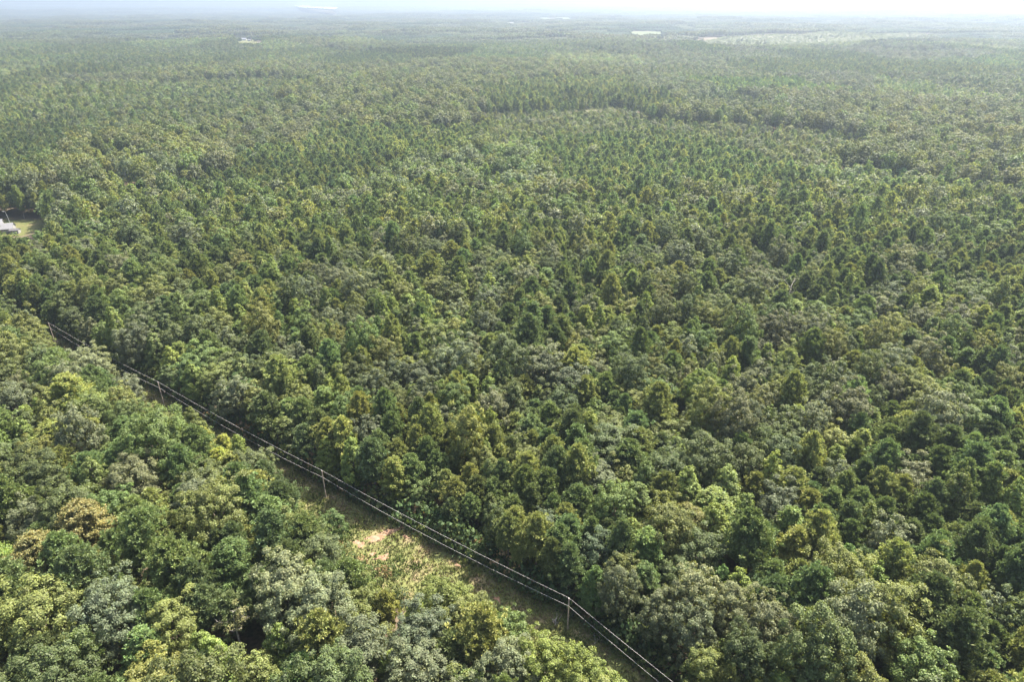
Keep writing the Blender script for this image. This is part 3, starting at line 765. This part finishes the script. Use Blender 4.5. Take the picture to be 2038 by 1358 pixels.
# low trees and bushes in the openings
def scatter_poly(poly, n, fn):
    p = np.array(poly); lo, hi = p.min(0), p.max(0); q = rng.uniform(lo, hi, (n, 2)); q = q[in_poly(q[:,0], q[:,1], poly)]; fn(q)
def bushes(tintc, s0, s1):
    def f(q):
        n = len(q); put(q[:,0], q[:,1], rng.uniform(0, 6.28, n), rng.uniform(s0, s1, n), rng.uniform(s0, s1, n), np.array(tintc)*np.exp(rng.normal(0, 0.2, (n, 1))), np.full(n, TPL_ID['bush', 0, 0]) + rng.integers(0, 2, n))
    return f
scatter_poly(CLEARCUT, 22000, bushes((0.11, 0.135, 0.05), 0.8, 2.2))
def few_trees(q):
    n = len(q); put(q[:,0], q[:,1], rng.uniform(0, 6.28, n), rng.uniform(0.5, 1.0, n), rng.uniform(0.4, 0.9, n), pal_cols('oak', n), np.array([TPL_ID['oak', int(a), 0] for a in rng.integers(0, 3, n)]))
scatter_poly(CLEARCUT, 420, few_trees)
scatter_poly(STRIPF, 500, bushes((0.10, 0.12, 0.04), 0.8, 1.6))
# beyond: tiles of woodland
for (spc, y0, y1, sxy) in ((46, R_MID-20, 9500, 1.0), (150, 9400, 27000, 3.4)):
    P = grid(spc, y0, y1, 0.78, 200); rad = 30*sxy
    op = is_open(P[:,0], P[:,1])
    for ox, oy in ((1, 0), (-1, 0), (0, 1), (0, -1)): op |= is_open(P[:,0]+ox*rad*0.7, P[:,1]+oy*rad*0.7)
    op |= hides(P[:,0], P[:,1], np.full(len(P), rad*0.5), np.full(len(P), 16.0 if sxy < 2 else 20.0), SEEN2[3:])
    P = P[~op]; n = len(P)
    f = waves(P[:,0], P[:,1], 1100, 11) + 0.7*waves(P[:,0], P[:,1], 420, 23)
    ty = np.where(f > 0.28, 0, np.where(f < -0.25, 1, 2))       # hardwood, pine, mixed
    base = np.array([[0.076, 0.088, 0.038], [0.052, 0.078, 0.038], [0.070, 0.088, 0.036]])[ty]
    tint = base*np.exp(rng.normal(0, 0.10, (n, 1)))*np.exp(rng.normal(0, 0.04, (n, 3)))
    ids = np.array([[TPL_ID['tile', k, v] for v in range(3)] for k in 'hpm'])[ty, rng.integers(0, 3, n)]
    put(P[:,0], P[:,1], rng.uniform(0, 6.28, n), np.full(n, sxy), rng.uniform(0.9, 1.1, n)*np.where(waves(P[:,0], P[:,1], 520, 33) + 0.5*waves(P[:,0], P[:,1], 230, 7) > 0.1, 1.2, 0.72)*(1 if sxy < 2 else 1.3), tint, ids, -1.0)
PT = np.concatenate(PT)
print('tris', sum(int((m.polygons and len(m.loops)-2*len(m.polygons))) for m in bpy.data.meshes)); print('forest instances', len(PT), 'near trees', len(trees), 'individual', int(indiv.sum()))

def build_mass(name, parts, pts, label, mats):
    """One object: its own mesh holds the tree shapes (told apart by 'tid') and the spots; nodes set a copy on each spot."""
    V = np.concatenate([p[0] for p in parts]); T = np.concatenate([p[1] for p in parts]); Cc = np.concatenate([p[2] for p in parts])
    mi = np.concatenate([np.full(len(p[1]), p[3]) for p in parts]); tid = np.concatenate([np.full(len(p[1]), i) for i, p in enumerate(parts)])
    nv = len(V); V2 = np.concatenate([V, pts[:, :3]])
    me = leaf_mesh(name, V2, T, Cc, mats, mi)
    a = me.attributes.new('tid', 'INT', 'FACE'); a.data.foreach_set('value', tid.astype(np.int32))
    n2 = len(V2)
    def pa(nm, ty, arr, key):
        at_ = me.attributes.new(nm, ty, 'POINT'); at_.data.foreach_set(key, arr)
    isp = np.zeros(n2, bool); isp[nv:] = True; pa('spot', 'BOOLEAN', isp, 'value')
    pid = np.zeros(n2, np.int32); pid[nv:] = pts[:, 9].astype(np.int32); pa('pid', 'INT', pid, 'value')
    ro = np.zeros((n2, 3), np.float32); ro[nv:, 2] = pts[:, 3]; pa('prot', 'FLOAT_VECTOR', ro.ravel(), 'vector')
    sc = np.ones((n2, 3), np.float32); sc[nv:, 0] = pts[:, 4]; sc[nv:, 1] = pts[:, 4]; sc[nv:, 2] = pts[:, 5]; pa('pscale', 'FLOAT_VECTOR', sc.ravel(), 'vector')
    co = np.ones((n2, 4), np.float32); co[nv:, :3] = pts[:, 6:9]; pa('tint', 'FLOAT_COLOR', co.ravel(), 'color')
    o = link(name, me)
    ng = bpy.data.node_groups.new(name, 'GeometryNodeTree')
    ng.interface.new_socket('Geometry', in_out='INPUT', socket_type='NodeSocketGeometry')
    ng.interface.new_socket('Geometry', in_out='OUTPUT', socket_type='NodeSocketGeometry')
    N, Lk = ng.nodes, ng.links
    gi, go = N.new('NodeGroupInput'), N.new('NodeGroupOutput')
    def attr(nm, ty):
        x = N.new('GeometryNodeInputNamedAttribute'); x.data_type = ty; x.inputs['Name'].default_value = nm; return x.outputs['Attribute']
    sep = N.new('GeometryNodeSeparateGeometry'); sep.domain = 'POINT'
    Lk.new(gi.outputs[0], sep.inputs[0]); Lk.new(attr('spot', 'BOOLEAN'), sep.inputs['Selection'])
    spl = N.new('GeometryNodeSplitToInstances'); spl.domain = 'FACE'
    Lk.new(sep.outputs['Inverted'], spl.inputs[0]); Lk.new(attr('tid', 'INT'), spl.inputs['Group ID'])
    iop = N.new('GeometryNodeInstanceOnPoints')
    Lk.new(sep.outputs['Selection'], iop.inputs['Points']); Lk.new(spl.outputs[0], iop.inputs['Instance'])
    iop.inputs['Pick Instance'].default_value = True
    Lk.new(attr('pid', 'INT'), iop.inputs['Instance Index'])
    e2r = N.new('FunctionNodeEulerToRotation'); Lk.new(attr('prot', 'FLOAT_VECTOR'), e2r.inputs[0]); Lk.new(e2r.outputs[0], iop.inputs['Rotation'])
    Lk.new(attr('pscale', 'FLOAT_VECTOR'), iop.inputs['Scale'])
    Lk.new(iop.outputs[0], go.inputs[0])
    md = o.modifiers.new('spread', 'NODES'); md.node_group = ng
    return tag(o, label, kind='stuff')
build_mass('forest', far_parts, PT, 'mixed pine and hardwood forest stretching to the hazy horizon', MATS[:2])

SOILS = [(751,1072,3.0,1.3,0.5,'sandy orange bare patch in the sunlit clearing'), (778,1060,2.4,0.9,0.5,'narrow sandy patch just right of the larger one'), (800,1050,1.5,0.7,0.6,'small bare patch beside the wires'),
                       (716,1085,1.7,1.0,-0.7,'pale bare patch at the left rim of the clearing'), (762,1112,1.5,0.9,0.2,'pale stony patch at the lower rim of the clearing'), (742,1105,0.7,0.5,0.2,'tiny pale patch below the clearing'),
                       (807,1070,0.9,0.5,-0.6,'bare reddish spot at the shadow edge'), (912,1128,0.9,0.4,-0.4,'pale spot on the shaded strip'), (990,1195,1.0,0.5,-0.7,'reddish bare spot above the olive oak')]
# ------------------------------------------------------------------ grass and weeds on the cleared strip
def grass():
    L = Leaves(); pts = []
    for p, q in zip(LINE[3:-1], LINE[4:]):
        d = q - p; ln = np.linalg.norm(d); d = d/ln; nrm = np.array([-d[1], d[0]])
        n = int(ln*210); u = rng.uniform(0, ln, n); w = rng.uniform(-16, 6, n)
        pts.append(p + d*u[:, None] + nrm*w[:, None])
    P = np.concatenate(pts); px, py, _ = proj(P[:,0], P[:,1], 0); P = P[(py < H0+80) & (px > -60)]
    f = waves(P[:,0], P[:,1], 14, 2) + 0.7*waves(P[:,0], P[:,1], 5, 19)
    dens = rng.uniform(0, 1, len(P)); P, f = P[dens < 0.75 + 0.3*f], f[dens < 0.75 + 0.3*f]
    for q in SOILS:
        c = at(q[0], q[1]); dx, dy = P[:,0]-c[0], P[:,1]-c[1]; u, w = dx*math.cos(q[4])+dy*math.sin(q[4]), -dx*math.sin(q[4])+dy*math.cos(q[4])
        k = ((u/q[2])**2 + (w/q[3])**2 > 0.8) | (rng.uniform(0, 1, len(P)) < 0.06); P, f = P[k], f[k]
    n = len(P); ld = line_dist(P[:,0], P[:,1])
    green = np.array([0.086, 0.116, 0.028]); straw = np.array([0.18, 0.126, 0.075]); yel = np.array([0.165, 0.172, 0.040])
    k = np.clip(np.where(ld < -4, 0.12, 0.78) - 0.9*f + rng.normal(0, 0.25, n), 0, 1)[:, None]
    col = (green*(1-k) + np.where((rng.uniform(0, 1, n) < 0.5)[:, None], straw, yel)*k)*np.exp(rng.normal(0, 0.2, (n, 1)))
    hgt = rng.uniform(0.25, 0.75, n)*(1 + 0.5*np.clip(f, 0, 1))
    z = terrain(P[:,0], P[:,1]) + 0.1
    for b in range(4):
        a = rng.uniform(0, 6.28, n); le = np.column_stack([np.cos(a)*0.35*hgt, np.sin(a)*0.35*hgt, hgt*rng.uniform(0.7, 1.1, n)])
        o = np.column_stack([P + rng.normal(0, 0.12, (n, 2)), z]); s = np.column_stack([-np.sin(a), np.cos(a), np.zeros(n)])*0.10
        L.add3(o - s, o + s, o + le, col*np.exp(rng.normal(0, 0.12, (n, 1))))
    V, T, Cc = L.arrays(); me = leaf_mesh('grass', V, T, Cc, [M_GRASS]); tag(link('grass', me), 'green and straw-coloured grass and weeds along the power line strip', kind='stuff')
m, n_, l_, b_ = mat('grass_blade'); M_GRASS = m
va = n_.new('ShaderNodeAttribute'); va.attribute_name = 'cvar'; l_.new(va.outputs['Color'], b_.inputs['Base Color'])
b_.inputs['Roughness'].default_value = 0.7; b_.inputs['Specular IOR Level'].default_value = 0.2
grass()
# undergrowth at the foot of the trees on both edges of the cut
def undergrowth():
    parts = [p for p, t in zip(far_parts, TPL) if t[0] == 'bush']
    rows = []
    for p, q in zip(LINE[2:-1], LINE[3:]):
        d = q - p; ln = np.linalg.norm(d); d = d/ln; nrm = np.array([-d[1], d[0]])
        for lo, hi, den in ((3.6, 9.5, 3.2), (-17, -9.5, 0.9)):
            n = int(ln*den); u = rng.uniform(0, ln, n); w = rng.uniform(lo, hi, n); rows.append(p + d*u[:, None] + nrm*w[:, None])
    P = np.concatenate(rows); n = len(P)
    s = rng.uniform(0.5, 1.25, n)*np.where(line_dist(P[:,0], P[:,1]) > 5.5, 1.9, 1.0)
    c = np.array([[0.05, 0.08, 0.026], [0.09, 0.11, 0.03], [0.16, 0.11, 0.05]])[rng.choice(3, n, p=[.6, .32, .08])]*np.exp(rng.normal(0, 0.2, (n, 1)))
    pts = np.column_stack([P, terrain(P[:,0], P[:,1]), rng.uniform(0, 6.28, n), s, s*rng.uniform(0.7, 1.5, n), c, rng.integers(0, 2, n)])
    build_mass('undergrowth', parts, pts, 'dense low shrubs along the edges of the power line cut', MATS[:2])
undergrowth()

# ------------------------------------------------------------------ bare soil patches
def soil(px, py, a, b, rot, label, seed):
    c = at(px, py); r = np.random.default_rng(seed); n = 26; v, f = [], []
    z0 = float(terrain(*c)) + 0.34
    v.append((c[0], c[1], z0+0.10))
    for k in range(n):
        t = 2*math.pi*k/n; w = 1 + 0.28*math.sin(3*t+seed) + 0.2*math.sin(5*t+2*seed) + r.normal(0, 0.2)
        x, y = a*w*math.cos(t), b*w*math.sin(t)
        v.append((c[0]+x*math.cos(rot)-y*math.sin(rot), c[1]+x*math.sin(rot)+y*math.cos(rot), z0-0.12))
    for k in range(n): f.append((0, 1+k, 1+(k+1) % n))
    me = bpy.data.meshes.new('soil_patch'); me.from_pydata(v, [], f); me.materials.append(M_SOIL); me.update()
    for p in me.polygons: p.use_smooth = True
    tag(link('soil_patch', me), label, kind='structure')
for i, a in enumerate(SOILS):
    soil(*a, seed=i+1)

# ------------------------------------------------------------------ power line
POLES = [('first wooden power pole at the upper left of the cut', P_D), ('wooden power pole in the dark gap left of centre', P_A), ('wooden power pole above the sunlit clearing', P_B), ('wooden power pole at the bend near the bottom edge', P_C)]
ATT = {}
for k, (lab, p) in enumerate([('', P_E)] + POLES + [('', P_F)]):
    ATT[k] = Vector((p[0], p[1], POLE_H + 0.25)), Vector((p[0], p[1], POLE_H - 2.1))
for lab, p in POLES:
    z = float(terrain(*p)); root = empty('power_pole', (p[0], p[1], z), 0.6)
    tag(root, lab, 'power pole', 'wooden poles of the power line')
    b = MB(); b.tube([(0.12, 0.05, -0.5), (0.05, 0.02, 3), (0, 0, 6.5), (0, 0, POLE_H)], [0.17, 0.155, 0.135, 0.115], 10); link('pole', b.mesh('pole', M_POLE), root)
    b = MB(); b.tube([(0, 0, POLE_H-0.1), (0, 0, POLE_H+0.12)], 0.02, 6); link('pin', b.mesh('pin', M_STEEL), root)
    b = MB(); b.tube([(0, 0, POLE_H+0.08), (0, 0, POLE_H+0.14), (0, 0, POLE_H+0.2), (0, 0, POLE_H+0.26)], [0.05, 0.09, 0.06, 0.07], 8); link('insulator', b.mesh('insulator', M_PORC), root)
    b = MB(); b.box(-0.05, 0.05, 0.1, 0.2, POLE_H-2.2, POLE_H-2.05); link('bracket', b.mesh('bracket', M_STEEL), root)
names = ['between the two poles at the upper left', 'between the upper left pole and the dark gap pole', 'from the dark gap pole to the clearing pole', 'from the clearing pole to the pole at the bend', 'from the bend pole off the bottom edge']
for w_, wn_ in ((0, 'upper'), (1, 'lower')):
    for k in range(5):
        a, b0 = ATT[k][w_], ATT[k+1][w_]; sag = 0.8 + 0.5*w_
        if k == 0: continue
        pts = [a.lerp(b0, t) - Vector((0, 0, sag*4*t*(1-t))) for t in np.linspace(0, 1, 25)]
        b = MB(); b.tube(pts, 0.017, 6)
        tag(link('power_wire', b.mesh('power_wire', M_WIRE)), f'{wn_} pale wire {names[k]}', 'wire', 'wires of the power line')

# ------------------------------------------------------------------ bare and dead trees
def limb(b, p, d, ln, r, depth, rr):
    mid = p + d*ln*0.5 + Vector((rr.uniform(-1, 1), rr.uniform(-1, 1), rr.uniform(-.3, .6)))*ln*0.08
    e = p + d*ln + Vector((0, 0, 0.06*ln))
    b.tube([p, mid, e], [r, r*0.75, r*0.42], 6)
    if depth:
        for k in range(3):
            t = rr.uniform(0.45, 1.0); q = mid.lerp(e, max(0, (t-0.5)*2))
            nd = (d + Vector((rr.uniform(-1, 1), rr.uniform(-1, 1), rr.uniform(-.2, .8)))*0.75).normalized()
            limb(b, q, nd, ln*rr.uniform(0.4, 0.65), r*0.5, depth-1, rr)
def bare_tree(px, py, H, lean, r0, label, seed, leaf=None, nl=4):
    c = at(px, py, 1.0); rr = random.Random(seed); root = empty('bare_tree', (c[0], c[1], 0)); tag(root, label, 'bare tree')
    b = MB(); pts = [Vector((lean[0]*t*H + 0.25*math.sin(4*t+seed), lean[1]*t*H, t*H)) for t in np.linspace(-0.03, 1, 8)]
    b.tube(pts, [r0*(1.15-0.75*t) for t in np.linspace(0, 1, 8)], 8); link('trunk', b.mesh('trunk', M_DEADWOOD), root)
    tips = []
    for k in range(nl):
        b = MB(); t = rr.uniform(0.62, 0.98); p = pts[0].lerp(pts[-1], t); a = rr.uniform(0, 6.28)
        d = Vector((math.cos(a)*0.8, math.sin(a)*0.8, rr.uniform(0.4, 0.9))).normalized(); ln = H*rr.uniform(0.14, 0.26)
        limb(b, p, d, ln, r0*0.45, 2, rr); link('limb', b.mesh('limb', M_DEADWOOD), root); tips.append(p + d*ln)
    if leaf:
        L = Leaves(); rg = np.random.default_rng(seed)
        pp = np.array([list(t) for t in tips]); puff_crown(L, np.repeat(pp, 3, 0)+rg.normal(0, 0.8, (len(pp)*3, 3)), np.full(len(pp)*3, 0.9), np.tile([0, 0, 1.0], (len(pp)*3, 1)), 45, 0.4, rg)
        cr = link('crown', leaf_mesh('crown', *L.arrays(), [M_LEAF]), root); cr['tint'] = list(leaf)
bare_tree(489, 1312, 13, (-0.09, 0.10), 0.22, 'pale half-dead tree with a leaning bare trunk in the lower left woods', 3, (0.15, 0.15, 0.06), 6)
bare_tree(1330, 830, 13, (0.02, 0.0), 0.16, 'bare grey dead tree among green crowns right of centre', 5)
bare_tree(852, 1262, 7, (-0.08, 0.05), 0.14, 'bare pale dead tree below the olive oak at the bottom', 8)
bare_tree(722, 1308, 12, (-0.02, 0.0), 0.2, 'pale straight trunk standing bare below the olive oak crown', 11, None, 3)
for i_, (px_, py_, w_) in enumerate([(1720, 900, 'right of centre among round oaks'), (840, 760, 'left of centre past the power line'), (1560, 640, 'in the pines at the middle right'), (620, 640, 'past the power line at the middle left'), (1900, 1180, 'near the lower right edge')]):
    bare_tree(px_, py_, 15 + i_ % 3, (0.02*(i_-2), 0.01), 0.13, 'thin grey dead snag ' + w_, 20 + i_, None, 5)
def brush(px, py, label, seed, r=1.4, n=16, m=M_DEADWOOD):
    c = at(px, py, 0.5); rr = random.Random(seed); b = MB()
    for k in range(n):
        a = rr.uniform(0, 6.28); e = rr.uniform(0.2, 1.2); ln = r*rr.uniform(0.5, 1.2); p = Vector((rr.uniform(-.5, .5)*r, rr.uniform(-.5, .5)*r, 0))
        d = Vector((math.cos(a)*math.cos(e), math.sin(a)*math.cos(e), math.sin(e))); limb(b, p, d, ln, 0.035, 1, rr)
    o = link('brush_heap', b.mesh('brush_heap', m)); o.location = (c[0], c[1], 0.15); tag(o, label, 'brush', 'dead brush along the cut')
brush(820, 1040, 'pale dead brush beside the upper wire at the clearing', 2)
brush(808, 1052, 'low dead brush heap just below the pale one', 3, 1.1)
brush(985, 1140, 'reddish dead brush under the wires midway along the strip', 4, 1.2)
brush(1105, 1240, 'dead brush left of the pole at the bend', 6, 1.2)
brush(1190, 1272, 'dead brush under the wires right of the pole at the bend', 7, 1.0)

# ------------------------------------------------------------------ houses
def house(name, c, rz, wx, wy, wh, rh, wallm, roofm, label, cat, windows=2, door=True, over=0.4, shed=None, group=None):
    z = float(terrain(*c)); root = empty(name, (c[0], c[1], z), rz); tag(root, label, cat, group)
    hx, hy = wx/2, wy/2
    b = MB(); b.box(-hx, hx, -hy, hy, -0.5, wh)
    n = len(b.v); b.v += [(-hx,-hy,wh),(-hx,hy,wh),(-hx,0,wh+rh),(hx,-hy,wh),(hx,hy,wh),(hx,0,wh+rh)]
    b.f += [(n, n+2, n+1), (n+3, n+4, n+5)]; b.m += [0, 0]
    link('wall', b.mesh('wall', wallm), root)
    for s in (-1, 1):
        b = MB(); t = 0.14; e = over; k = rh/hy
        y0, z0 = s*(hy+e), wh - k*e + 0.03
        A = [(-hx-e, y0, z0), (hx+e, y0, z0), (hx+e, s*0.001, wh+rh+0.03), (-hx-e, s*0.001, wh+rh+0.03)]
        n = 0; b.v = A + [(x, y, zz+t) for x, y, zz in A]
        b.f = [(0,1,2,3),(7,6,5,4),(0,4,5,1),(1,5,6,2),(2,6,7,3),(3,7,4,0)]; b.m = [0]*6
        rp = link('roof', b.mesh('roof', roofm), root)
    for s in (-1, 1):
        for i in range(windows):
            x = -hx + wx*(i+0.7)/(windows+0.4)
            if door and s == -1 and i == windows//2: continue
            b = MB(); b.box(x-0.55, x+0.55, s*hy-0.04*(s < 0), s*hy+0.04*(s > 0), 1.0, 2.2); 
            w = link('window', b.mesh('window', M_TRIM), root)
            b = MB(); y = s*(hy+0.05); b.box(x-0.45, x+0.45, min(y, y-s*0.02), max(y, y-s*0.02), 1.1, 2.1); link('pane', b.mesh('pane', M_GLASS), w)
    if door:
        x = -hx + wx*(windows//2+0.7)/(windows+0.4); b = MB(); b.box(x-0.5, x+0.5, -hy-0.05, -hy, 0.0, 2.1); d = link('door', b.mesh('door', M_DOOR), root)
        b = MB(); b.box(x+0.32, x+0.40, -hy-0.11, -hy-0.05, 0.95, 1.05); link('handle', b.mesh('handle', M_STEEL), d)
    return root
hc = at(12, 462); house('house', hc, 0.35, 9.0, 7.5, 2.8, 2.3, M_WHITE, M_ROOFW, 'white house with pale metal gable roof at the left edge', 'house', 3)
sc_ = at(31, 464); 
house('shed', sc_, 0.2, 4.6, 3.4, 2.0, 0.7, M_WHITE, M_ROOFG, 'low white shed with grey roof beside the white house', 'shed', 1, True, 0.25)
hc = at(-12, 455); house('house', hc, 0.5, 10, 7, 2.8, 2.2, M_WHITE, M_ROOFW, 'second pale roof cut off by the left edge of the frame', 'house', 2)
hc = att(248, 354); house('house', hc, 0.05, 9.5, 7.0, 2.8, 2.0, M_WHITE, M_ROOFW, 'pale roofed house alone in a small gap in the woods', 'house', 3)
pc = at(21, 446); z = 0.0; root = empty('yard_light', (pc[0], pc[1], z), 0); tag(root, 'grey yard light pole leaning over the lawn by the white house', 'light pole')
b = MB(); b.tube([(0, 0, -0.3), (-0.4, 0, 4), (-0.9, 0, 7.6)], [0.14, 0.12, 0.09], 8); link('pole', b.mesh('pole', M_STEEL), root)
b = MB(); b.tube([(-0.88, 0, 7.4), (-1.3, 0, 7.75), (-1.8, 0, 7.8)], 0.05, 6); link('arm', b.mesh('arm', M_STEEL), root)
b = MB(); b.tube([(-1.7, 0, 7.85), (-1.95, 0, 7.78), (-2.3, 0, 7.72)], [0.1, 0.2, 0.14], 8); link('lamp_head', b.mesh('lamp_head', M_PORC), root)
b = MB(); b.tube([(0.1, 0, 0.2), (-0.9, 0.1, 2.6)], 0.04, 5); link('brace', b.mesh('brace', M_STEEL), root)
c = att(484, 80); house('barn', c, 0.1, 22, 12, 5.0, 4.0, M_WHITE, M_ROOFW, 'far white barn with pale roof in the upper left woods', 'barn', 4)
c = att(497, 81.5); house('shed', c, -0.3, 10, 7, 3.5, 2.2, M_WHITE, M_ROOFW, 'smaller white shed right of the far white barn', 'shed', 1)
for i, (px, py, w, wm, rm, lab) in enumerate([(1212,32.5,50,M_WHITE,M_ROOFW,'long white building far off near the horizon'), (1222,31.5,40,M_WHITE,M_ROOFW,'second white building beside the long one near the horizon'),
      (1234,47.5,24,M_WHITE,M_ROOFW,'single white far house above the hay field'), (1850,45,30,M_WHITE,M_ROOFW,'pale far building above the wide cut-over field'), (1018,46.5,22,M_TAN,M_ROOFW,'tan far building left of the small pale fields'),
      (1375,62.5,16,M_WHITE,M_ROOFW,'small white house at the left end of the cut-over field'), (1852,63,20,M_TAN,M_ROOFW,'tan house at the right end of the cut-over field'), (1862,65,18,M_WHITE,M_ROOFG,'grey roofed house at the right end of the cut-over field')]):
    c = att(px, py); house('house', c, 0.2*((i % 3)-1), w, w*0.55, 5, 4, wm, rm, lab, 'house', 3)

# ------------------------------------------------------------------ haze: one even body of air round everything
hz = MB(); hz.box(-31000, 31000, -31000, 31000, -150.0, 175.0)
mh = bpy.data.materials.new('haze_air'); mh.use_nodes = True; nn = mh.node_tree.nodes; nn.remove(nn['Principled BSDF'])
pv = nn.new('ShaderNodeVolumePrincipled'); pv.inputs['Color'].default_value = (0.325, 0.39, 0.475, 1); pv.inputs['Density'].default_value = 0.00018; pv.inputs['Anisotropy'].default_value = 0.52
mh.node_tree.links.new(pv.outputs[0], nn['Material Output'].inputs['Volume'])
tag(link('haze', hz.mesh('haze', mh)), 'pale summer haze over the distant woods', kind='stuff')
